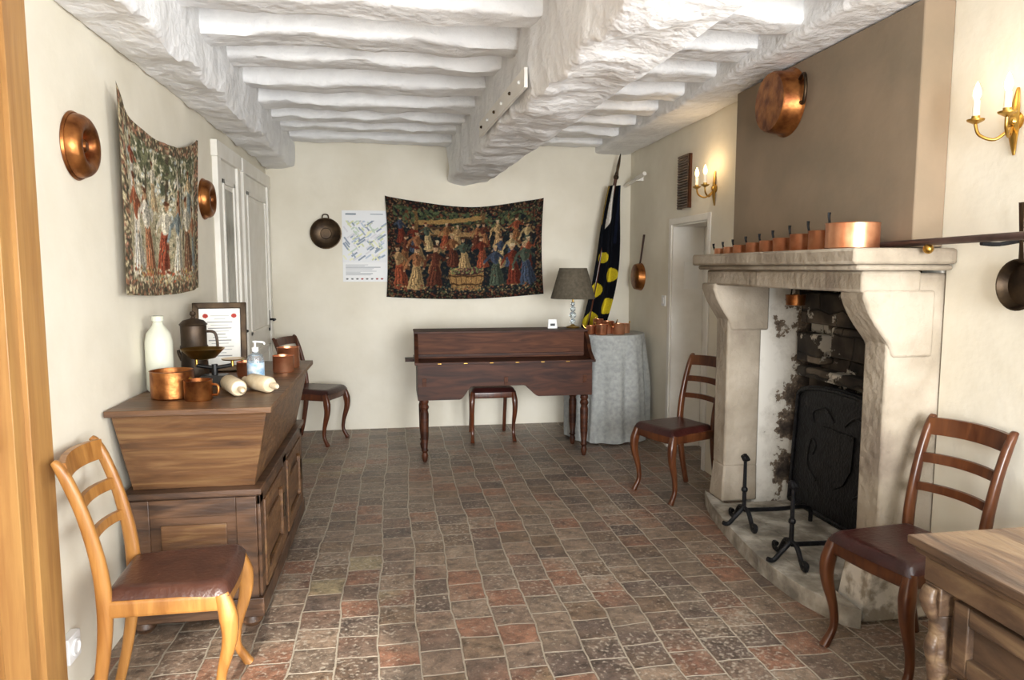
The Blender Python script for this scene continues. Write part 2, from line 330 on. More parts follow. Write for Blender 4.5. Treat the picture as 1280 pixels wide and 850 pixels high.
# near oak door left
o=Ob('door_1')
o.box(XL,XL+.035,2.335,2.47,0,2.38,'dooroak'); o.box(XL-.06,XL+.02,2.27,2.335,0,2.33,'dooroak')
o.box(XL,XL+.035,1.2,1.32,0,2.38,'dooroak'); o.box(XL-.02,XL+.035,1.32,2.335,2.27,2.38,'dooroak')
o.box(XL-.10,XL-.05,1.32,2.27,0.01,2.27,'dooroak')
for z in (.15,1.2): o.box(XL-.05,XL-.04,1.45,2.14,z,z+.9,'dooroak')
o.sweep([(XL-.05,2.2,1.0),(XL+.0,2.2,1.0),(XL+.0,2.1,1.0)],.009,'iron',sub=3)
o.finish(.004)
def pdoor(name,y0,y1,h,handle):
    o=Ob(name); x=XL
    o.box(x,x+.035,y0,y0+.09,0,h+.09,'trim'); o.box(x,x+.035,y1-.09,y1,0,h+.09,'trim'); o.box(x,x+.04,y0-.02,y1+.02,h,h+.10,'trim')
    o.box(x,x+.018,y0+.09,y1-.09,0,h,'trim')
    a,bb=y0+.17,y1-.17
    for z0,z1 in ((.15,.85),(.98,h-.12)):
        o.box(x+.018,x+.03,a,bb,z0,z0+.03,'trim');o.box(x+.018,x+.03,a,bb,z1-.03,z1,'trim')
        o.box(x+.018,x+.03,a,a+.03,z0,z1,'trim');o.box(x+.018,x+.03,bb-.03,bb,z0,z1,'trim')
        o.box(x+.018,x+.024,a+.06,bb-.06,z0+.06,z1-.06,'trim' if handle else 'dkglass')
    yy=y1-.13
    o.box(x+.018,x+.026,yy-.02,yy+.02,.95,1.13,'iron')
    o.sweep([(x+.02,yy,1.05),(x+.07,yy,1.05),(x+.075,yy-.11,1.05)],.009,'iron',sub=3)
    return o.finish(.004)
pdoor('door_2',4.84,5.52,2.2,False); pdoor('door_3',5.62,6.72,2.2,True)
o=Ob('door_4')
o.box(XR+.27,XR+.31,4.98,5.67,0,1.85,'trim')
o.box(XR+.255,XR+.27,5.08,5.57,.12,.8,'trim');o.box(XR+.255,XR+.27,5.08,5.57,.95,1.75,'trim')
o.box(XR+.001,XR+.27,5.655,5.67,0,1.85,'trim');o.box(XR+.001,XR+.27,4.98,4.995,0,1.85,'trim');o.box(XR+.001,XR+.27,4.995,5.655,1.835,1.85,'trim')
o.box(XR-.012,XR,5.67,5.72,0,1.9,'trim');o.box(XR-.012,XR,4.98,5.67,1.85,1.9,'trim');o.box(XR-.012,XR,4.93,4.98,0,1.9,'trim')
o.finish(.003)
o=Ob('notice_paper'); o.box(XR+.10,XR+.22,5.648,5.654,1.33,1.55,'paper'); o.finish()
# ---------------------------------------------------------------- fireplace
o=Ob('chimney_breast'); o.box(2.10,XR,2.69,4.3,1.585,2.572,'taupe'); o.finish(.006)
o=Ob('fireplace')
o.box(1.78,XR,2.60,4.18,1.515,1.58,'stone'); o.box(1.81,XR,2.62,4.16,1.49,1.515,'stone')
o.box(1.86,2.13,2.66,4.14,1.40,1.49,'stone')
for y0,y1,dx in ((2.66,2.83,.05),(4.0,4.18,0)):
    cor=[(2.20,1.41),(1.845+dx*.6,1.41),(1.845+dx*.6,1.375)]
    for k in range(9):
        t=k/8; cor.append((1.85+dx*(.6+.4*t)+.10*math.sin(t*pi/2)**1.3, 1.365-.19*t-.03*math.sin(t*pi)))
    cor+=[(1.965+dx,1.13),(2.20,1.13)]
    o.prism(cor,y0,y1,'stone','xz')
    o.box(1.945+dx,2.30 if dx else 2.16,y0+.01,y1-.01,.3,1.48,'stone')
    if dx: o.frust((1.91+dx*.4,2.24,y0-.015,y1+.015),(1.93+dx,2.24,y0,y1),.0,.34,'plinth')
    else: o.frust((1.93,2.16,y0+.0,y1+.005),(1.945,2.16,y0+.01,y1-.01),.085,.31,'stone')
    o.box(2.24 if dx else 2.14,2.50,y0+.02,y1-.02,0,1.5,'firepl'); 
o.box(2.13,2.5,2.86,4.0,1.47,1.5,'soot')
o.box(2.47,2.5,2.86,4.0,0,1.47,'soot')
for (a,bq,c,d,e) in ((3.3,3.95,1.18,1.36,.10),(3.1,3.7,1.0,1.17,.06),(3.75,3.98,.95,1.12,.10),(3.0,3.4,1.2,1.4,.14)):
    o.box(2.47-e,2.47,a,bq,c,d,'soot')
o.box(2.37,2.47,3.05,3.97,.86,.92,'soot')
o.finish(.014)
o=Ob('hearth_slab')
pts=[(1.93,4.24),(1.86,4.0),(1.80,3.66),(1.755,3.3),(1.75,3.05),(1.77,2.85),(1.83,2.66),(1.89,2.60)]
sm,_=catmull([(p[0],p[1],0) for p in pts],5)
poly=[(p.x,p.y) for p in sm]+[(1.896,2.885),(2.46,2.885),(2.46,3.975),(1.94,3.975)]
o.prism(poly,0,.085,'hearth','xy')
for r in range(6):
    y0=2.92+r*.175
    for q in range(4):
        xx=1.86+q*.14
        o.box(xx,xx+.132,y0,y0+.167,.085,.0895,'hearth')
o.finish(.008)
o=Ob('cast_iron_fireback')
T0=TR(2.355,3.52,.092,ry=math.radians(3))
pf=[(-.44,0),(.44,0),(.44,.67)]+[(.44*math.cos(t*pi/8),.67+.08*math.sin(t*pi/8)) for t in range(1,8)]+[(-.44,.67)]
o.prism(pf,-.015,.02,'iron','yz',T0)
for i_ in range(len(pf)):
    a=pf[i_];bq=pf[(i_+1)%len(pf)]
    o.sweep([(-.02,a[0]*.95,.02+a[1]*.95),(-.02,bq[0]*.95,.02+bq[1]*.95)],.012,'iron',sub=1,n=8,T=T0,side=(1,0,0))
sh_=[(-.14,.52),(.14,.52),(.14,.34),(.08,.24),(0,.2),(-.08,.24),(-.14,.34)]
o.prism(sh_,-.022,-.01,'iron','yz',T0)
for sg in (-1,1):
    o.sweep([(-.014,sg*.17,.2),(-.015,sg*.27,.28),(-.015,sg*.25,.42),(-.015,sg*.20,.40),(-.015,sg*.22,.34)],.007,'iron',T=T0,side=(1,0,0),n=8)
    o.sweep([(-.014,sg*.05,.56),(-.015,sg*.14,.62),(-.015,sg*.25,.58),(-.015,sg*.24,.52)],.007,'iron',T=T0,side=(1,0,0),n=8)
o.finish()
def andiron(x,y):
    o=Ob('andiron',(x,y,.09))
    o.sweep([(0,0,.08),(0,0,.36)],[.012,.009],'iron',sub=1,n=8)
    o.ball((0,0,.375),.02,'iron'); o.sweep([(0,-.035,.375),(0,.0,.392),(0,.035,.375)],.01,'iron',sub=3)
    o.ball((0,0,.2),.018,'iron')
    for sgn in (-1,1):
        o.sweep([(0,0,.10),(0,sgn*.05,.09),(0,sgn*.085,.045),(0,sgn*.11,.012),(-.005,sgn*.14,.016),(-.005,sgn*.145,.04),(-.005,sgn*.12,.042)],.012,'iron',side=(1,0,0),n=8)
    o.sweep([(0,0,.085),(.2,0,.08),(.38,0,.08),(.40,0,.0)],.012,'iron',n=8,sub=4)
    o.sweep([(-.0,0,.1),(-.05,0,.05),(-.09,0,.012),(-.12,0,.02)],.012,'iron',n=8)
    o.finish()
andiron(1.87,3.60); andiron(1.86,3.10)
o=Ob('hanging_copper_pot')
o.lathe([(.03,1.29),(.05,1.295),(.055,1.35),(.058,1.352),(.052,1.352),(.047,1.30),(0,1.297)],'copperold',Matrix.Translation((2.20,3.72,0)))
o.sweep([(2.20,3.67,1.345),(2.20,3.69,1.40),(2.20,3.75,1.40),(2.20,3.77,1.345)],.004,'iron',n=8)
o.sweep([(2.20,3.72,1.41),(2.20,3.72,1.47)],.004,'iron',sub=1,n=8)
o.finish()
# ---------------------------------------------------------------- copper items
def pan(o,T,r,h,mat='copper',handle=None,hl=.0,rim=True,hm='iron'):
    pr=[(r*.93,0),(r,.006),(r,h),(r*1.03,h+.002),(r*.97,h+.003),(r*.94,h-.004),(r*.92,.012),(0,.01)]
    o.lathe(pr,mat,T,seg=28)
    if handle=='up':
        o.sweep([(r*.9,0,h*.7),(r+.015,0,h*.8),(r+.03,0,h+hl*.5),(r+.03,0,h+hl)],[(.008,.004),(.006,.004),(.006,.004),(.009,.004)],hm,T=T,n=8,sub=4)
        o.ball((r,0,h*.7),.008,mat,T=T)
o=Ob('copper_saucepan_set')
spec=[(4.13,.028,.035),(4.0,.031,.04),(3.865,.036,.047),(3.70,.043,.055),(3.545,.045,.06),(3.40,.05,.068),(3.24,.05,.08),(3.07,.056,.088),(2.84,.108,.108)]
for y,r,h in spec:
    pan(o,TR(1.93,y,1.58,rz=math.radians(100)),r,h,'copper','up',.02+h*.35)
o.finish()
o=Ob('copper_preserving_pan')
T0=Matrix.Translation((2.10,3.70,2.385))@Matrix.Rotation(-pi/2,4,'Y')
o.lathe([(.175,0),(.18,.004),(.172,.012),(.165,.02),(.158,.10),(.15,.112),(0,.114)],'copperold',T0,seg=40)
o.sweep([(.09,-.14,.02),(.10,-.2,.03),(.03,-.225,.035),(-.04,-.2,.03),(-.03,-.155,.02)],.009,'bronze',T=T0,side=(0,0,1))
o.sweep([(.09,.14,.02),(.10,.2,.03),(.03,.225,.035),(-.04,.2,.03),(-.03,.155,.02)],.009,'bronze',T=T0,side=(0,0,1))
o.finish()
def mould(y,z):
    o=Ob('copper_ring_mould'); T0=Matrix.Translation((XL,y,z))@Matrix.Rotation(pi/2,4,'Y')
    pr=[(.118,0),(.122,.004),(.118,.012)]
    for k in range(11):
        a=pi*k/10; pr.append((.080+.034*math.cos(a),.012+.045*math.sin(a)))
    pr+=[(.042,.006),(.03,.006),(.024,.03),(.014,.042),(0,.043)]
    o.lathe(pr,'copperold',T0,seg=36); o.finish()
mould(2.85,1.935); mould(4.60,1.91)
o=Ob('round_wall_pan'); T0=Matrix.Translation((-.62,YB,1.81))@Matrix.Rotation(pi/2,4,'X')
o.lathe([(.10,0),(.135,.03),(.14,.035),(.132,.036),(.10,.012),(.05,.008),(.045,.02),(0,.02)],'bronze',T0,seg=36)
o.sweep([(-.03,0.125,.03),(-.02,.165,.03),(.02,.165,.03),(.03,.125,.03)],.006,'bronze',T=T0,side=(0,0,1))
o.finish()
o=Ob('hanging_frying_pan'); T0=Matrix.Translation((XR,6.42,1.42))@Matrix.Rotation(-pi/2,4,'Y')
o.lathe([(.125,0),(.128,.005),(.115,.06),(.105,.065),(0,.066)],'copperold',T0,seg=32)
o.sweep([(.09,-.0,.03),(.14,-.03,.02),(.38,-.12,.02)],[(.008,.004),(.008,.004),(.011,.004)],'rust',T=T0,side=(0,0,1),n=8)
o.finish()
o=Ob('wall_rail')
o.sweep([(2.07,1.5,1.615),(2.07,2.98,1.597)],[.016,.013],'rust',sub=1)
for y in (1.7,2.3): o.sweep([(XR,y,1.60),(2.14,y,1.585),(2.07,y,1.588)],.008,'iron',sub=3)
o.ball((2.07,2.56,1.575),.02,'brass')
o.finish()
def skillet(y,z,r):
    o=Ob('iron_skillet'); T0=Matrix.Translation((XR-.02,y,z))@Matrix.Rotation(-pi/2,4,'Y')
    o.lathe([(r*.85,0),(r,.04),(r*1.03,.042),(r*.97,.042),(r*.82,.008),(0,.007)],'bronze',T0,seg=32)
    o.sweep([(r*.9,0,.03),(r+.06,0,.035),(r+.2,0,.045)],[(.013,.004),(.008,.004),(.012,.004)],'bronze',T=T0,side=(0,1,0),n=8)
    o.finish()
skillet(2.25,1.44,.09)
o=Ob('wooden_wall_rack')
for y in (5.30,5.48): o.box(XR-.03,XR,y,y+.02,1.96,2.37,'chairmd')
for k in range(20): o.sweep([(XR-.028,5.30,1.970+k*.0205),(XR-.028,5.50,1.970+k*.0205)],.0095,'side',sub=1,n=10)
o.finish()
o=Ob('curtain_rod'); o.sweep([(2.18,6.74,2.28),(2.18,6.2,2.33)],.018,'trim',sub=1); o.box(2.17,XR,6.4,6.42,2.29,2.33,'trim'); o.finish()
o=Ob('light_switch'); o.box(XR-.012,XR,5.78,5.86,1.18,1.27,'plastic'); o.box(XR-.018,XR-.012,5.80,5.84,1.2,1.25,'plastic'); o.finish(.002)
o=Ob('wall_socket'); o.box(XL,XL+.03,2.5,2.59,.17,.26,'plastic'); o.lathe([(.03,0),(.03,.008),(.02,.008),(.02,.002),(0,.002)],'plastic',Matrix.Translation((XL+.03,2.545,.215))@Matrix.Rotation(pi/2,4,'Y')); o.finish(.003)
def sconce(y,z,en):
    o=Ob('wall_sconce')
    o.lathe([(.03,0),(.034,.006),(.02,.014),(.012,.03),(0,.032)],'brass',Matrix.Translation((XR,y,z))@Matrix.Rotation(-pi/2,4,'Y'),sy=1)
    o.sweep([(XR-.005,y,z+.12),(XR-.012,y,z+.05),(XR-.015,y,z-.03),(XR-.006,y,z-.12)],[(.006,.004),(.02,.006),(.025,.008),(.004,.004)],'brass')
    for sg in (-1,1):
        yy=y+sg*.07
        o.sweep([(XR-.02,y,z-.02),(XR-.06,y+sg*.03,z-.06),(XR-.10,y+sg*.06,z-.04),(XR-.11,yy,z+.0)],.006,'brass')
        T0=Matrix.Translation((XR-.11,yy,z))
        o.lathe([(.006,0),(.028,.012),(.03,.018),(.014,.02),(.014,.03)],'brass',T0)
        o.lathe([(.012,.02),(.012,.085),(.008,.088)],'candle',T0)
        o.lathe([(.007,.086),(.014,.104),(.013,.122),(.005,.145),(0,.155)],'flame',T0,seg=14)
        l=bpy.data.lights.new('sconce_light','POINT'); l.energy=en; l.color=(1,.72,.42); l.shadow_soft_size=.02
        lo=bpy.data.objects.new('sconce_light',l); lo.location=(XR-.13,yy,z+.15); bpy.context.scene.collection.objects.link(lo)
    o.finish()
sconce(4.88,2.06,1.0); sconce(2.36,2.03,.45)
# ---------------------------------------------------------------- chairs
def chair(x,y,ang,wood,seat,name='dining_chair'):
    o=Ob(name,(x,y,0),ang)
    for sg in (-1,1):
        o.sweep([(.175,sg*.175,.44),(.195,sg*.185,.36),(.195,sg*.187,.28),(.165,sg*.18,.16),(.16,sg*.178,.08),(.185,sg*.182,.025),(.20,sg*.184,0)],
                [(.02,.022),(.024,.03),(.021,.024),(.015,.016),(.014,.014),(.016,.016),(.019,.018)],wood,n=12,e=3)
        o.sweep([(-.245,sg*.155,0),(-.21,sg*.155,.15),(-.185,sg*.158,.32),(-.18,sg*.16,.45),(-.192,sg*.162,.58),(-.225,sg*.165,.73),(-.262,sg*.167,.84),(-.285,sg*.168,.89),(-.298,sg*.168,.905)],
                [(.015,.017),(.016,.019),(.017,.022),(.017,.024),(.016,.022),(.015,.019),(.015,.018),(.015,.014),(.013,.008)],wood,n=12,e=3)
        o.sweep([(-.18,sg*.162,.415),(.18,sg*.182,.415)],(.011,.028),wood,sub=1,e=5,side=(0,1,0))
    o.sweep([(.185,-.17,.415),(.195,0,.415),(.185,.17,.415)],(.011,.028),wood,side=(1,0,0),e=5)
    o.sweep([(-.18,-.15,.415),(-.18,.15,.415)],(.011,.028),wood,side=(1,0,0),sub=1,e=5)
    def rail(z,x,bow,hh,th):
        n=14; vs=[];fs=[]
        for i in range(n+1):
            t=-1+2*i/n; xx=x-bow*(1-t*t); yy=t*.163
            zz=z+.006*(1-t*t)
            rk=.28*hh
            for (dx,dz) in ((th,-hh),(th-rk,hh),(-th-rk,hh),(-th,-hh)): vs.append((xx+dx,yy,zz+dz))
        for i in range(n):
            for k in range(4): k2=(k+1)%4; fs.append((i*4+k,i*4+k2,(i+1)*4+k2,(i+1)*4+k))
        fs.append((0,1,2,3)); fs.append(tuple(n*4+k for k in (3,2,1,0)))
        o.add(vs,fs,wood,True)
    rail(.865,-.265,.03,.034,.010); rail(.74,-.228,.03,.019,.008); rail(.625,-.203,.028,.016,.008)
    def hw(t): return .165+.03*t
    n=14
    def top(u,v,zz):
        a=u*2-1;b_=v*2-1
        xx=-.185+.385*u+ .012*(1-b_*b_)*(1 if u>.5 else 0)
        yy=b_*hw(u)
        ed=min(1,(1-abs(a))/.22); ed2=min(1,(1-abs(b_))/.22)
        f=math.sin(ed*pi/2)*math.sin(ed2*pi/2)
        return (xx,yy,.438+zz*(f**.45 if f>0 else 0))
    o.grid(lambda u,v:top(u,v,.042),n*2,n*2,seat)
    o.box(-.182,.195,-.165,.165,.425,.439,seat)
    return o.finish()
chair(-.765,2.55,0.06,'oak','leather')
chair(1.89,2.36,math.radians(180+10),'chairmd','leatherdk')
chair(1.82,4.47,math.radians(180+20),'chairmd','leatherdk')
chair(.81,6.25,math.radians(-90),'chairdk','leatherdk')
chair(-.70,6.36,math.radians(-22),'chairdk','leatherdk')
# ---------------------------------------------------------------- chest (dough trough on cabinet)
o=Ob('dough_chest')
o.box(XL+.01,-.50,2.94,4.42,.925,.95,'chest')
o.frust((XL+.06,-.595,3.06,4.32),(XL+.02,-.525,2.98,4.40),.60,.925,'chest')
o.box(XL+.03,-.56,3.0,4.38,.575,.60,'chestdk')
x0,x1,y0,y1=XL+.05,-.585,3.03,4.35
o.box(x0,x1,y0,y1,.10,.575,'chestdk')
o.box(x0-.01,x1+.02,y0-.02,y1+.02,.05,.13,'chestdk')
for xx in (x0+.03,x1-.04):
    for yy in (y0+.03,y1-.04): o.lathe([(.03,0),(.045,.02),(.035,.06)],'chestdk',Matrix.Translation((xx,yy,0)))
e=.014
for a,bq in ((x0,x0+.08),(x1-.08,x1)): o.box(a,bq,y0-e,y0,.13,.565,'chestdk')
o.box(x0+.08,x1-.08,y0-e,y0,.49,.565,'chestdk'); o.box(x0+.08,x1-.08,y0-e,y0,.13,.2,'chestdk')
o.box(x0+.12,x1-.12,y0-.008,y0,.235,.455,'chest')
ym=(y0+y1)/2
for a,bq in ((y0,y0+.07),(ym-.05,ym+.05),(y1-.07,y1)): o.box(x1,x1+e,a,bq,.13,.565,'chestdk')
o.box(x1,x1+e,y0,y1,.525,.565,'chestdk')
for a,bq in ((y0+.08,ym-.06),(ym+.06,y1-.08)):
    o.box(x1,x1+.02,a,a+.06,.14,.52,'chest');o.box(x1,x1+.02,bq-.06,bq,.14,.52,'chest');o.box(x1,x1+.02,a+.06,bq-.06,.14,.2,'chest')
    arch=[(a+.06,.52),(bq-.06,.52)]+[( (a+bq)/2+((bq-a)/2-.06)*math.cos(t*pi/10),.42+.05*math.sin(t*pi/10)) for t in range(11)]
    o.prism(arch,x1,x1+.02,'chest','yz')
    o.box(x1,x1+.012,a+.09,bq-.09,.23,.4,'chest'); o.box(x1+.02,x1+.026,bq-.05,bq-.03,.28,.40,'bronze')
o.finish(.005)
zt=.95
def bottle(x,y):
    o=Ob('stoneware_bottle',(x,y,zt)); o.lathe([(.05,0),(.058,.01),(.058,.22),(.05,.26),(.024,.295),(.02,.31),(.026,.315),(.026,.335),(.018,.34),(0,.34)],'stoneware'); o.finish()
bottle(-1.055,3.42)
o=Ob('coffee_pot',(-.985,3.72,zt))
o.lathe([(.062,0),(.066,.01),(.062,.08),(.058,.15),(.064,.155),(.064,.17),(.060,.175),(.060,.27),(.066,.275),(.048,.295),(.012,.305),(.008,.315),(.016,.325),(.012,.338),(0,.34)],'pewter')
o.sweep([(.05,0,.24),(.10,0,.23),(.105,0,.14),(.055,0,.11)],.007,'pewter')
o.sweep([(-.055,0,.10),(-.07,0,.13),(-.075,0,.15)],[.012,.009,.007],'pewter')
o.finish()
o=Ob('copper_pot'); pan(o,TR(-.95,3.23,zt),.087,.115,'copperold'); o.ball((-.87,3.2,zt+.08),.012,'brass'); o.finish()
o=Ob('copper_pot'); pan(o,TR(-.825,3.15,zt),.056,.082,'copperold'); o.sweep([(-.77,3.15,1.015),(-.745,3.14,1.01),(-.745,3.14,.975),(-.77,3.15,.97)],.006,'copperold',sub=4); o.finish()
o=Ob('copper_pot'); pan(o,TR(-.60,3.95,zt),.055,.085); o.finish()
o=Ob('copper_pot'); pan(o,TR(-.60,4.13,zt),.06,.11); o.finish()
o=Ob('copper_pot'); pan(o,TR(-.76,3.84,zt),.055,.07); o.finish()
def pin(x,y,ang,L=.20):
    o=Ob('rolling_pin',(x,y,zt+.036),ang); T0=Matrix.Rotation(pi/2,4,'X')
    o.lathe([(.008,-L/2-.075),(.016,-L/2-.06),(.013,-L/2-.03),(.009,-L/2-.005),(.03,-L/2),(.036,-L/2+.01),(.036,L/2-.01),(.03,L/2),(.009,L/2+.005),(.015,L/2+.05),(.008,L/2+.065)],'cream',T0,seg=24); o.finish()
pin(-.715,3.29,math.radians(25)); pin(-.61,3.34,math.radians(38),.17)
o=Ob('hand_sanitizer_bottle',(-.68,3.62,zt))
o.lathe([(.036,0),(.04,.01),(.04,.11),(.034,.13),(.014,.14),(.014,.15)],'glass'); o.lathe([(.0405,.03),(.0405,.095)],'label',cap=False)
o.lathe([(.016,.148),(.016,.168),(.005,.17),(.005,.19),(.012,.192),(.012,.2),(0,.2)],'plastic'); o.sweep([(0,0,.195),(.04,-.01,.193),(.045,-.01,.183)],.005,'plastic',sub=2); o.finish()
o=Ob('kitchen_scale',(-.85,3.54,zt),0)
o.frust((-.08,.08,-.06,.06),(-.055,.055,-.04,.04),0,.05,'black'); o.sweep([(-.08,0,.095),(0,0,.085),(.08,0,.095)],.009,'black'); o.sweep([(0,0,.04),(0,0,.10)],.014,'black',sub=1)
for sx_ in (-.08,.08): o.sweep([(sx_,0,.09),(sx_,0,.125)],.007,'brass',sub=1)
o.lathe([(.03,.125),(.055,.13),(.098,.175),(.093,.175),(.05,.137),(0,.134)],'brass',Matrix.Translation((-.05,0,0))); o.lathe([(.05,.12),(.055,.126),(0,.126)],'brass',Matrix.Translation((.085,0,0))); o.finish()
# ---------------------------------------------------------------- painted sheets
class Img:
    def __init__(s,w,h,asp,base):
        s.w,s.h=w,h; s.a=np.ones((h,w,3))*np.array(s.c(base)); s.X,s.Y=np.meshgrid(np.linspace(0,asp,w),np.linspace(0,1,h)); s.asp=asp
    def warp(s,amp,f):
        X,Y=s.X.copy(),s.Y.copy()
        for k in range(4):
            p=np.random.rand(4)*6.28; q=f*(1+k*.7)
            s.X=s.X+amp/(1+k*.5)*np.sin(q*Y*1.3+q*.6*X+p[0])*np.cos(q*.8*X+p[1]); s.Y=s.Y+amp/(1+k*.5)*np.sin(q*X*1.2-q*.5*Y+p[2])*np.cos(q*.9*Y+p[3])
    def c(s,h): return [int(h[i:i+2],16)/255 for i in (0,2,4)]
    def ell(s,x,y,rx,ry,col,rot=0):
        R=max(rx,ry)*1.5; W,H=s.w,s.h
        i0=max(0,int((x-R)/s.asp*W)-8);i1=min(W,int((x+R)/s.asp*W)+9);j0=max(0,int((y-R)*H)-8);j1=min(H,int((y+R)*H)+9)
        if i0>=i1 or j0>=j1: return
        c,q=math.cos(rot),math.sin(rot);dx=s.X[j0:j1,i0:i1]-x;dy=s.Y[j0:j1,i0:i1]-y;u=(dx*c+dy*q)/rx;v=(-dx*q+dy*c)/ry
        s.a[j0:j1,i0:i1][u*u+v*v<1]=s.c(col)
    def poly(s,P,col):
        ins=np.zeros(s.X.shape,bool);n=len(P)
        for i in range(n):
            x1,y1=P[i];x2,y2=P[(i+1)%n]
            cond=((y1>s.Y)!=(y2>s.Y)); xi=(x2-x1)*(s.Y-y1)/((y2-y1) if abs(y2-y1)>1e-9 else 1e-9)+x1
            ins^=cond&(s.X<xi)
        s.a[ins]=s.c(col)
    def line(s,x1,y1,x2,y2,w,col):
        dx,dy=x2-x1,y2-y1;L=math.hypot(dx,dy)+1e-9;nx,ny=-dy/L*w/2,dx/L*w/2
        s.poly([(x1+nx,y1+ny),(x2+nx,y2+ny),(x2-nx,y2-ny),(x1-nx,y1-ny)],col)
    def dots(s,n,cols,r0,r1,reg):
        for _ in range(n):
            x=random.uniform(reg[0],reg[1]);y=random.uniform(reg[2],reg[3])
            s.ell(x,y,random.uniform(r0,r1),random.uniform(r0,r1),random.choice(cols),random.random()*3)
    def sh(s,h,f): return '%02x%02x%02x'%tuple(min(255,int(int(h[i:i+2],16)*f)) for i in (0,2,4))
    def person(s,x,y,h,dress,top,hat=None,lean=0):
        w=h*.17; L_=lean*h
        s.poly([(x-w*1.1,y),(x-w*.2,y-h*.02),(x+w*1.2,y+h*.01),(x+w*.55+L_*.5,y+h*.5),(x+w*.35+L_*.55,y+h*.56),(x-w*.4+L_*.55,y+h*.56)],dress)
        s.poly([(x+w*.2,y),(x+w*1.2,y+h*.01),(x+w*.5+L_*.5,y+h*.52),(x+w*.2+L_*.5,y+h*.52)],s.sh(dress,.72))
        for k in (-.7,-.2,.45,.9): s.line(x+w*k,y+h*.02,x+w*k*.35+L_*.5,y+h*.48,h*.016,s.sh(dress,.5))
        s.line(x-w*.5,y+h*.04,x-w*.2+L_*.5,y+h*.45,h*.02,s.sh(dress,1.3))
        cx_=x+L_*.75
        s.ell(cx_,y+h*.66,w*.6,h*.15,top); s.ell(cx_+w*.2,y+h*.66,w*.3,h*.13,s.sh(top,.7))
        a1=random.uniform(.35,.62);a2=random.uniform(.5,.85)
        s.line(cx_-w*.4,y+h*.75,cx_-w*1.2,y+h*.62,h*.06,s.sh(top,.85)); s.line(cx_-w*1.2,y+h*.62,cx_-w*1.6,y+h*a1,h*.05,top)
        s.line(cx_+w*.4,y+h*.75,cx_+w*1.1,y+h*.62,h*.06,s.sh(top,.65)); s.line(cx_+w*1.1,y+h*.62,cx_+w*1.5,y+h*a2,h*.05,s.sh(top,.8))
        s.ell(cx_-w*1.6,y+h*a1,h*.022,h*.022,'b08c68'); s.ell(cx_+w*1.5,y+h*a2,h*.022,h*.022,'b08c68')
        s.ell(cx_+L_*.1,y+h*.875,h*.05,h*.062,'b8946f'); s.ell(cx_+L_*.1+h*.015,y+h*.875,h*.025,h*.05,'9a7452'); s.ell(cx_+L_*.1,y+h*.925,h*.062,h*.035,hat or '5a3420')
    def weave(s,amt,sat,mul):
        g=s.a.mean(axis=2,keepdims=True); s.a=(g+(s.a-g)*sat)*mul
        b_=s.a.copy()
        for ax in (0,1): b_=(np.roll(b_,1,ax)+np.roll(b_,-1,ax)+2*b_)/4
        n1=np.random.randn(s.h,s.w)
        n2=np.kron(np.random.randn(s.h//3+1,s.w//3+1),np.ones((3,3)))[:s.h,:s.w]
        s.a=np.clip(b_*(1+(n1*.6+n2*.6)[:,:,None]*amt),0,1)
def sheet(name,img,fn,mat,solid=0):
    w,h=img.w,img.h
    vs=[fn(i/(w-1),j/(h-1)) for j in range(h) for i in range(w)]
    fs=[(j*w+i,j*w+i+1,(j+1)*w+i+1,(j+1)*w+i) for j in range(h-1) for i in range(w-1)]
    ce=(Vector(vs[0])+Vector(vs[-1]))/2
    me=bpy.data.meshes.new(name); me.from_pydata([tuple(Vector(p)-ce) for p in vs],[],fs); me.materials.append(M[mat])
    me.polygons.foreach_set('use_smooth',[True]*len(fs))
    a=np.clip(img.a,0,1); a=np.where(a<=.04045,a/12.92,((a+.055)/1.055)**2.4)
    col=np.ones((w*h,4),np.float32); col[:,:3]=a.reshape(-1,3)
    at=me.color_attributes.new('Col','FLOAT_COLOR','POINT'); at.data.foreach_set('color',col.ravel())
    ob=bpy.data.objects.new(name,me); ob.location=ce; bpy.context.scene.collection.objects.link(ob)
    return ob
# back tapestry
I=Img(440,275,1.6,'171b1e'); I.warp(.005,34)
I.dots(1100,['2c3428','3a2c20','463a26','24292a','4a2a1e','303a2c','5c4c32'],.005,.016,(0,1.6,0,1))
I.dots(420,['5e3422','4a2018','6e5830','7c6440'],.007,.018,(.08,1.52,.70,.95))
for k in range(9):
    x=.12+.17*k; I.line(x,.5,x+.02,.93,.014,'2c2018'); I.dots(30,['344028','4c5636','3c4830'],.008,.02,(x-.07,x+.09,.78,.93))
I.line(.28,.78,1.0,.89,.045,'94723f'); I.line(.28,.72,1.0,.83,.012,'4c3620'); I.line(.3,.6,.3,.9,.03,'6a4e2c'); I.line(.98,.5,.98,.92,.03,'60462a'); I.line(.42,.70,.98,.70,.05,'8c6c42'); I.line(.42,.665,.98,.665,.016,'4c3620')
pal=['94462a','6e2c1c','a88456','b08e5c','3c4658','8a5832','5e3020','b49866','465040','96603a']
hats=['5c2218','a08860','42281a','b09c78']
for k in range(10): I.person(.14+.145*k+random.uniform(-.025,.025),.50+random.uniform(-.05,.06),random.uniform(.26,.32),pal[(k*3+1)%10],pal[(k*7+4)%10],random.choice(hats),random.uniform(-.15,.15))
for k in range(9): I.person(.16+.16*k+random.uniform(-.03,.03),.31+random.uniform(-.04,.05),random.uniform(.34,.40),pal[(k*7+5)%10],pal[(k*3+6)%10],random.choice(hats),random.uniform(-.15,.15))
for k in range(9):
    x=.14+.165*k
    if .62<x<1.0: continue
    I.person(x+random.uniform(-.025,.025),.10+random.uniform(-.01,.06),random.uniform(.42,.50),pal[(k*3)%10],pal[(k*7+2)%10],random.choice(hats),random.uniform(-.15,.15))
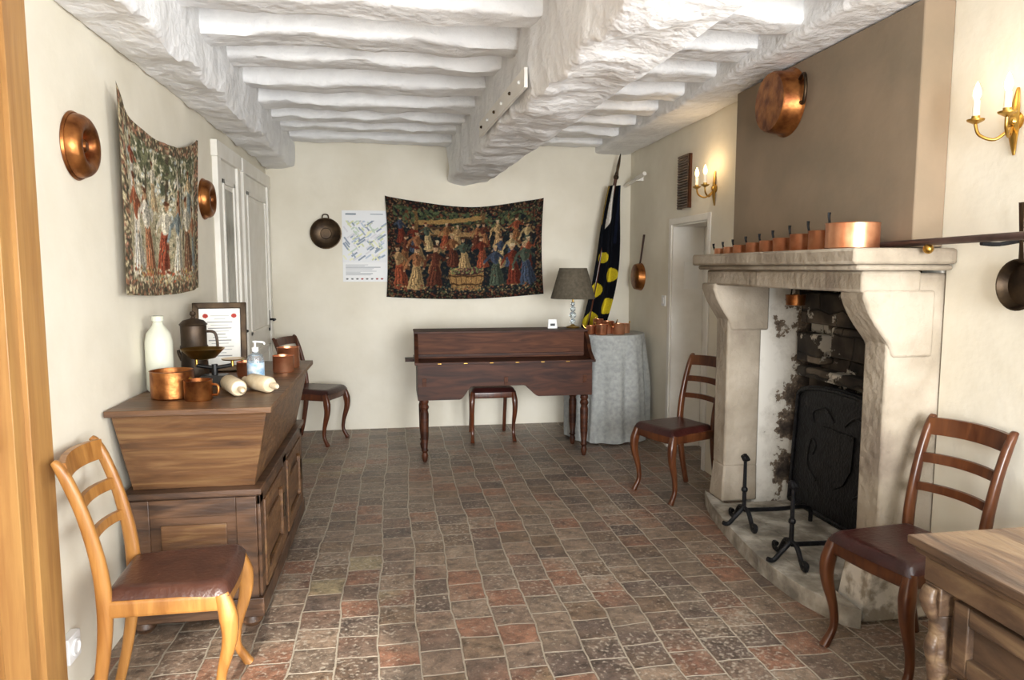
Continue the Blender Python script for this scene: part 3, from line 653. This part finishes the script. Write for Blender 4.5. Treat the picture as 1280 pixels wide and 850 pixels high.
I.poly([(.65,.10),(.95,.10),(.99,.30),(.61,.30)],'96703f'); 
for k in range(7): I.line(.66+k*.045,.10,.63+k*.057,.30,.006,'4c321e')
I.line(.64,.16,.97,.16,.016,'422c18'); I.line(.62,.25,.99,.25,.016,'422c18'); I.ell(.8,.30,.19,.04,'3a2420')
I.dots(120,['52302e','9a7a4c','6a7a44'],.006,.013,(.63,.97,.28,.34))
I.dots(420,['3e4a30','8a5a34','6e3422','a08858','34463a','1c1a18'],.004,.011,(.06,1.54,.04,.14))
I.dots(260,['171b1e','3e4a30','7a5a34','5e2c1e'],.003,.007,(.06,1.54,.14,.9))
for (a,b_,c_,d_) in ((0,1.6,0,.065),(0,1.6,.935,1),(0,.07,0,1),(1.53,1.6,0,1)):
    I.poly([(a,c_),(b_,c_),(b_,d_),(a,d_)],'1c1916'); I.dots(220,['5e3020','4a5034','765a3c','5a2c20'],.005,.011,(a,b_,c_,d_))
I.weave(.12,.88,.95)
def ftap2(u,v):
    x=-.09+1.475*u+.02*math.sin(pi*v)*(1-2*u); top=2.155-.085*math.sin(pi*u)**.8+.008*math.sin(9*u); bot=1.235-.035*math.sin(pi*u)+.02*u
    return (x,YB-.024-.009*math.sin(14*u+2*v)-.004*math.sin(31*u),bot+(top-bot)*v)
sheet('wall_tapestry',I,ftap2,'vc')
# left tapestry
I=Img(380,262,1.45,'a2977a'); I.warp(.005,30)
I.dots(1100,['8a8468','b2a684','767456','a49672','bcb292','605f48','908466'],.006,.02,(0,1.45,0,1))
I.dots(300,['4c4e3c','5e6048','44423a','727258'],.012,.03,(.1,1.35,.64,.95)); I.dots(560,['c8c0a4','d2cab2','b2a88a','aab0aa'],.006,.022,(.1,1.35,.5,.95))
for x in (.40,.70,1.02,1.25): I.line(x,.3,x+.03,.92,.022,'4c4232'); I.dots(45,['58593f','6e6e50','484a34'],.01,.024,(x-.1,x+.12,.76,.95))
pal=['e0d6c2','b06442','9c4e34','cdb084','866248','dad0b8','ae7450','808a88']
for (x,y,h,l,d_,t_) in ((.20,.56,.34,.1,0,2),(.56,.54,.32,-.1,3,5),(.90,.54,.32,.0,6,0),(1.2,.50,.34,0,7,3),(.20,.12,.60,.05,0,1),(.42,.12,.56,-.08,6,0),(.66,.14,.50,.12,2,5),(.90,.13,.52,-.08,5,7),(1.12,.14,.54,.0,4,5),(1.28,.13,.46,.0,7,6)):
    I.person(x,y,h,pal[d_],pal[t_],None,l)
I.dots(420,['a85638','d8ceb2','bc9c5c','6c4834','5c5e46'],.004,.012,(.1,1.35,.07,.17)); I.dots(240,['727258','b2a684','5c5e46','bcb292'],.004,.009,(.1,1.35,.2,.92))
for (a,b_,c_,d_) in ((0,1.45,0,.075),(0,1.45,.925,1),(0,.08,0,1),(1.37,1.45,0,1)):
    I.poly([(a,c_),(b_,c_),(b_,d_),(a,d_)],'564c3a'); I.dots(260,['b4a682','845c44','403c30','bcae8a','98705a'],.006,.014,(a,b_,c_,d_))
I.weave(.13,.92,1.02)
def ftap1(u,v):
    y=3.14+1.22*u+.05*(v-.5)*(1 if u>.5 else -.6); top=2.235-.15*math.sin(pi*min(1,u*1.02))**.7*(1-.25*u)-.02*u; bot=1.39-.02*math.sin(pi*u)
    return (XL+.038+.012*math.sin(11*u+v*2)+.006*math.sin(23*u+1),y,bot+(top-bot)*v)
sheet('wall_tapestry',I,ftap1,'vc')
# poster
I=Img(120,190,.63,'e6e8ea')
cs=['b8c4d4','cfd4a8','9aa8b8','d8d8dc','8c98a8','c2d0c0','e8e8c8']
for k in range(110):
    x=random.uniform(.05,.58);y=random.uniform(.3,.85);a=random.choice([.6,.6,2.2]);L_=random.uniform(.05,.14)
    I.line(x,y,x+L_*math.cos(a),y+L_*math.sin(a),.022,random.choice(cs))
I.poly([(0,.86),(.63,.86),(.63,1),(0,1)],'e8eaec'); I.line(.05,.95,.2,.95,.02,'7c8894'); I.line(.4,.95,.58,.95,.012,'8c98a4')
I.poly([(0,0),(.63,0),(.63,.27),(0,.27)],'eceded')
for k in range(9): I.line(.04,.24-.018*k,.04+random.uniform(.2,.52),.24-.018*k,.006,'9aa0a6')
for k in range(8): I.ell(.06+.07*k,.04,.018,.012,random.choice(['5a6470','a04848','48607a','707070']))
sheet('wall_poster',I,lambda u,v:(-.478+.40*u,YB-.006-.003*math.sin(5*v),1.375+.645*v),'vp')
I=Img(90,120,.75,'ebe9e2')
I.ell(.12,.88,.05,.04,'a83c34'); I.ell(.63,.88,.05,.04,'a83c34')
for k in range(14):
    w_=random.uniform(.2,.5); I.line(.375-w_/2,.88-.055*k,.375+w_/2,.88-.055*k,.012,'8a8a88')
fr_par=bpy.data.objects.new('framed_certificate',None); bpy.context.scene.collection.objects.link(fr_par)
fr_par.location=(-.93,4.0,zt); fr_par.rotation_euler=(math.radians(-11),0,math.radians(8))
s_=sheet('document',I,lambda u,v:(-.105+.21*u,-.008,.035+.30*v),'vp'); s_.parent=fr_par
o=Ob('frame',(0,0,.0001))
for (a,b_,c_,d_) in ((-.135,-.103,0,.37),(.103,.135,0,.37),(-.135,.135,0,.032),(-.135,.135,.338,.37)): o.box(a,b_,-.018,.006,c_,d_,'bronze')
o.box(-.12,.12,-.004,.004,.01,.36,'paper'); ob=o.finish(.004); ob.parent=fr_par
o=Ob('easel_leg',(0,0,.0001)); o.sweep([(0,.004,.25),(0,.09,.02)],.006,'bronze',sub=1); ob=o.finish(); ob.parent=fr_par
# ---------------------------------------------------------------- piano
o=Ob('square_piano')
P=[(.15,.765),(.15,.49),(.47,.49)]
for k in range(7): t=k/6; P.append((.47+.10*t,.49+.10*(t*t*(3-2*t))))
P.append((.95,.59))
for k in range(7): t=k/6; P.append((.97+.12*t,.59-.09*(t*t*(3-2*t))))
P+=[(1.52,.50),(1.52,.765)]
o.prism(P,5.47,5.96,'desk','xz')
o.box(.13,1.54,5.44,5.98,.765,.785,'desk')
o.box(.14,1.53,5.70,5.98,.785,.985,'desk2'); o.box(.13,1.54,5.68,5.99,.985,1.0,'desk')
for x in (.13,1.51): o.prism([(5.46,.785),(5.70,.785),(5.70,.985),(5.62,.93),(5.56,.84)],x,x+.03,'desk','yz')
o.box(.16,1.51,5.685,5.70,.80,.82,'desk')
for k in range(6): o.box(.3+k*.2,.33+k*.2,5.437,5.44,.772,.778,'brass')
for k in (.2,.83,1.46): o.box(k-.015,k+.015,5.462,5.47,.60,.66,'desk2')
o.box(.06,.13,5.72,5.86,.76,.78,'desk')
leg=[(.03,.49),(.034,.47),(.026,.455),(.036,.43),(.026,.405),(.033,.38),(.03,.2),(.021,.1),(.028,.09),(.018,.075),(.026,.05),(.02,.02),(.014,0)]
for x,y in ((.20,5.52),(1.47,5.52),(.20,5.90),(1.47,5.90)): o.lathe(leg[::-1],'desk',Matrix.Translation((x,y,0)))
o.finish(.004)
o=Ob('small_sign',(1.28,5.86,1.0)); o.frust((-.04,.04,-.02,.02),(-.035,.035,-.004,.004),0,.075,'plastic'); o.box(-.02,.02,-.017,-.013,.02,.04,'black'); o.finish(.002)
o=Ob('draped_round_table',(1.85,6.16,0))
def cl(u,v):
    a=u*2*pi
    if v>.9:
        r=.315*(1-v)/.1; return (r*math.cos(a),r*math.sin(a),.93)
    d=1-v/.9
    f=math.sin(a*11+1.3*math.sin(a*3))*.026+math.sin(a*17+2)*.012
    r=.318+.055*d**.8+f*min(1,d*2.2); r=min(r,.385)
    return (r*math.cos(a),r*math.sin(a),.012+.918*(v/.9))
o.grid(cl,180,30,'grayc'); o.lathe([(.03,0),(.03,.9)],'chairdk'); o.lathe([(.3,.9),(.3,.925)],'chairdk'); o.finish()
o=Ob('copper_pot_set')
for x,y,r,h in ((1.66,6.03,.04,.07),(1.73,5.95,.05,.085),(1.82,6.06,.055,.105),(1.89,5.97,.055,.09),(1.98,6.08,.045,.08),(1.75,6.12,.045,.12)):
    pan(o,TR(x,y,.932,rz=random.random()*6),r,h,'copper','up',.02,hm='brass')
o.finish()
o=Ob('table_lamp',(1.46,5.88,1.0))
o.lathe([(.055,0),(.058,.01),(.02,.02),(.012,.03)],'brass')
zz=.03
for r in (.024,.03,.024,.02): 
    o.ball((0,0,zz+r),r,'glass'); zz+=2*r*.97
o.lathe([(.008,zz-.01),(.008,.3),(.015,.3),(.015,.34)],'brass')
o.lathe([(.185,.245),(.187,.25),(.115,.5),(.112,.5),(.183,.247)],'shade',cap=False,seg=48)
for a in (0,2*pi/3,4*pi/3): o.sweep([(0,0,.34),(.12*math.cos(a),.12*math.sin(a),.47)],.003,'brass',sub=1,n=6)
o.lathe([(.18,.248),(.05,.252)],'shade',cap=False,seg=24)
o.finish()
# flag
I=Img(90,220,.35,'0b0d14')
for (x,y,r) in ((.10,.06,.10),(.30,.16,.09),(.08,.27,.09),(.27,.38,.08),(.12,.50,.06)): I.ell(x,y,r,r*.62,'c8b428')
I.poly([(.0,.72),(.05,.74),(.06,1),(0,1)],'9a8040'); I.poly([(.10,.70),(.2,.78),(.2,1),(.11,1)],'d8d4cc'); I.line(.28,.6,.3,1,.03,'181e30')
I.a*=(1+np.random.randn(*I.a.shape[:2])[:,:,None]*.05)
pole_b=Vector((1.60,6.60,0)); pole_t=Vector((2.04,6.58,2.36))
fp=bpy.data.objects.new('banner_on_pole',None); bpy.context.scene.collection.objects.link(fp)
def ffl(u,v):
    z=.93+1.33*v; t=z/2.36; px=pole_b.x+(pole_t.x-pole_b.x)*t
    w=.12+.11*(1-v)+.05*math.sin(pi*v)
    return (px-.02+w*(u-.25)+.02*math.sin(v*5),6.56-.05*math.sin(u*13+v*3)*(1-.4*v)-.02,z)
ob=sheet('banner',I,ffl,'vc'); ob.parent=fp
o=Ob('pole'); o.sweep([pole_b,pole_t],.016,'chairdk',sub=1)
d=(pole_t-pole_b).normalized(); q=pole_t
o.sweep([q,q+d*.04,q+d*.09,q+d*.16,q+d*.2],[.02,(.028,.012),(.034,.014),(.02,.008),.003],'bronze'); o.ball(q-d*.02,.026,'bronze'); ob=o.finish(); ob.parent=fp
# ---------------------------------------------------------------- near sideboard right
o=Ob('oak_sideboard')
X0,X1,Y0,Y1=1.40,2.20,.35,1.75
o.box(X0,X1,Y0,Y1,.735,.76,'side'); o.box(X0+.015,X1,Y0+.015,Y1-.015,.715,.735,'side'); o.box(X0+.035,X1,Y0+.03,Y1-.03,.64,.715,'side')
o.box(X0+.075,X1,Y0+.06,Y1-.07,.04,.64,'side')
for yy in (Y1-.065,1.05,Y0+.065):
    o.box(X0+.035,X0+.095,yy-.03,yy+.03,.0,.08,'side')
    o.box(X0+.035,X0+.095,yy-.03,yy+.03,.56,.64,'side')
    o.sweep([(X0+.03,yy,.635),(X0+.02,yy,.60),(X0+.035,yy,.56),(X0+.055,yy,.52),(X0+.04,yy,.46),(X0+.05,yy,.40)],[(.02,.012),(.026,.016),(.022,.014),(.016,.012),(.02,.016),(.012,.008)],'side',n=12,e=2.5)
    o.lathe([(.028,.08),(.03,.1),(.022,.12),(.026,.16),(.024,.36),(.03,.40),(.026,.44),(.03,.56)],'side',Matrix.Translation((X0+.065,yy,0)),seg=20)
for a,b_ in ((Y0+.12,1.0),(1.1,Y1-.12)):
    for z0,z1 in ((.06,.40),(.43,.62)):
        o.box(X0+.055,X0+.08,a,a+.05,z0,z1,'side');o.box(X0+.055,X0+.08,b_-.05,b_,z0,z1,'side');o.box(X0+.055,X0+.08,a+.05,b_-.05,z0,z0+.05,'side');o.box(X0+.055,X0+.08,a+.05,b_-.05,z1-.05,z1,'side')
a,b_=X0+.12,X1-.05
o.box(a,a+.06,Y1-.072,Y1-.055,.1,.62,'side');o.box(b_-.06,b_,Y1-.072,Y1-.055,.1,.62,'side');o.box(a+.06,b_-.06,Y1-.072,Y1-.055,.1,.16,'side');o.box(a+.06,b_-.06,Y1-.072,Y1-.055,.56,.62,'side')
o.finish(.005)

# ---------------------------------------------------------------- light
w=bpy.data.worlds.new('World'); bpy.context.scene.world=w; w.use_nodes=True
bg=w.node_tree.nodes['Background']; bg.inputs[0].default_value=(.95,.975,1,1); bg.inputs[1].default_value=2.5
def area(name,loc,rot,sx,sy,e,col=(1,1,1)):
    l=bpy.data.lights.new(name,'AREA'); l.shape='RECTANGLE'; l.size=sx; l.size_y=sy; l.energy=e; l.color=col
    ob=bpy.data.objects.new(name,l); ob.location=loc; ob.rotation_euler=rot; bpy.context.scene.collection.objects.link(ob)
area('daylight_window_front',(1.15,YN+.02,1.4),(pi/2,0,0),1.6,1.5,200,(.96,.98,1))
area('side_fill_light',(XR+.05,.8,1.55),(0,pi/2,0),1.2,1.3,50,(.96,.98,1))  # area lamp added at the invented side window as fill
def sun(name,e,ang,el,az,col):
    s=bpy.data.lights.new(name,'SUN'); s.energy=e; s.angle=math.radians(ang); s.color=col
    so=bpy.data.objects.new(name,s); so.rotation_euler=(math.radians(90-el),0,math.radians(az)); bpy.context.scene.collection.objects.link(so)
    so.location=(0,-3,3)
sun('soft_fill_sun',4.2,28,8,-3,(.96,.98,1))  # broad low sun lamp added as fill, to light the room evenly
# spot lamp added inside the front opening, standing in for a sun patch
l=bpy.data.lights.new('sun_patch_spot','SPOT'); l.energy=1500; l.spot_size=math.radians(13); l.spot_blend=.35; l.shadow_soft_size=.03; l.color=(1,.95,.86)
lo=bpy.data.objects.new('sun_patch_spot',l); src=Vector((-.40,-1.12,2.30)); tgt=Vector((-.45,2.40,0)); lo.location=src
lo.rotation_euler=(tgt-src).to_track_quat('-Z','Y').to_euler(); bpy.context.scene.collection.objects.link(lo)
# ---------------------------------------------------------------- camera
cam=bpy.data.cameras.new('camera'); cam.lens=900/1280*36; cam.sensor_width=36; cam.clip_start=.05
co=bpy.data.objects.new('camera',cam); co.location=(0,0,1.5); co.rotation_euler=(math.radians(90-5.71),0,math.radians(-9.11))
bpy.context.scene.collection.objects.link(co); bpy.context.scene.camera=co
try: bpy.context.scene.view_settings.view_transform='Standard'
except Exception as ex: print(ex)
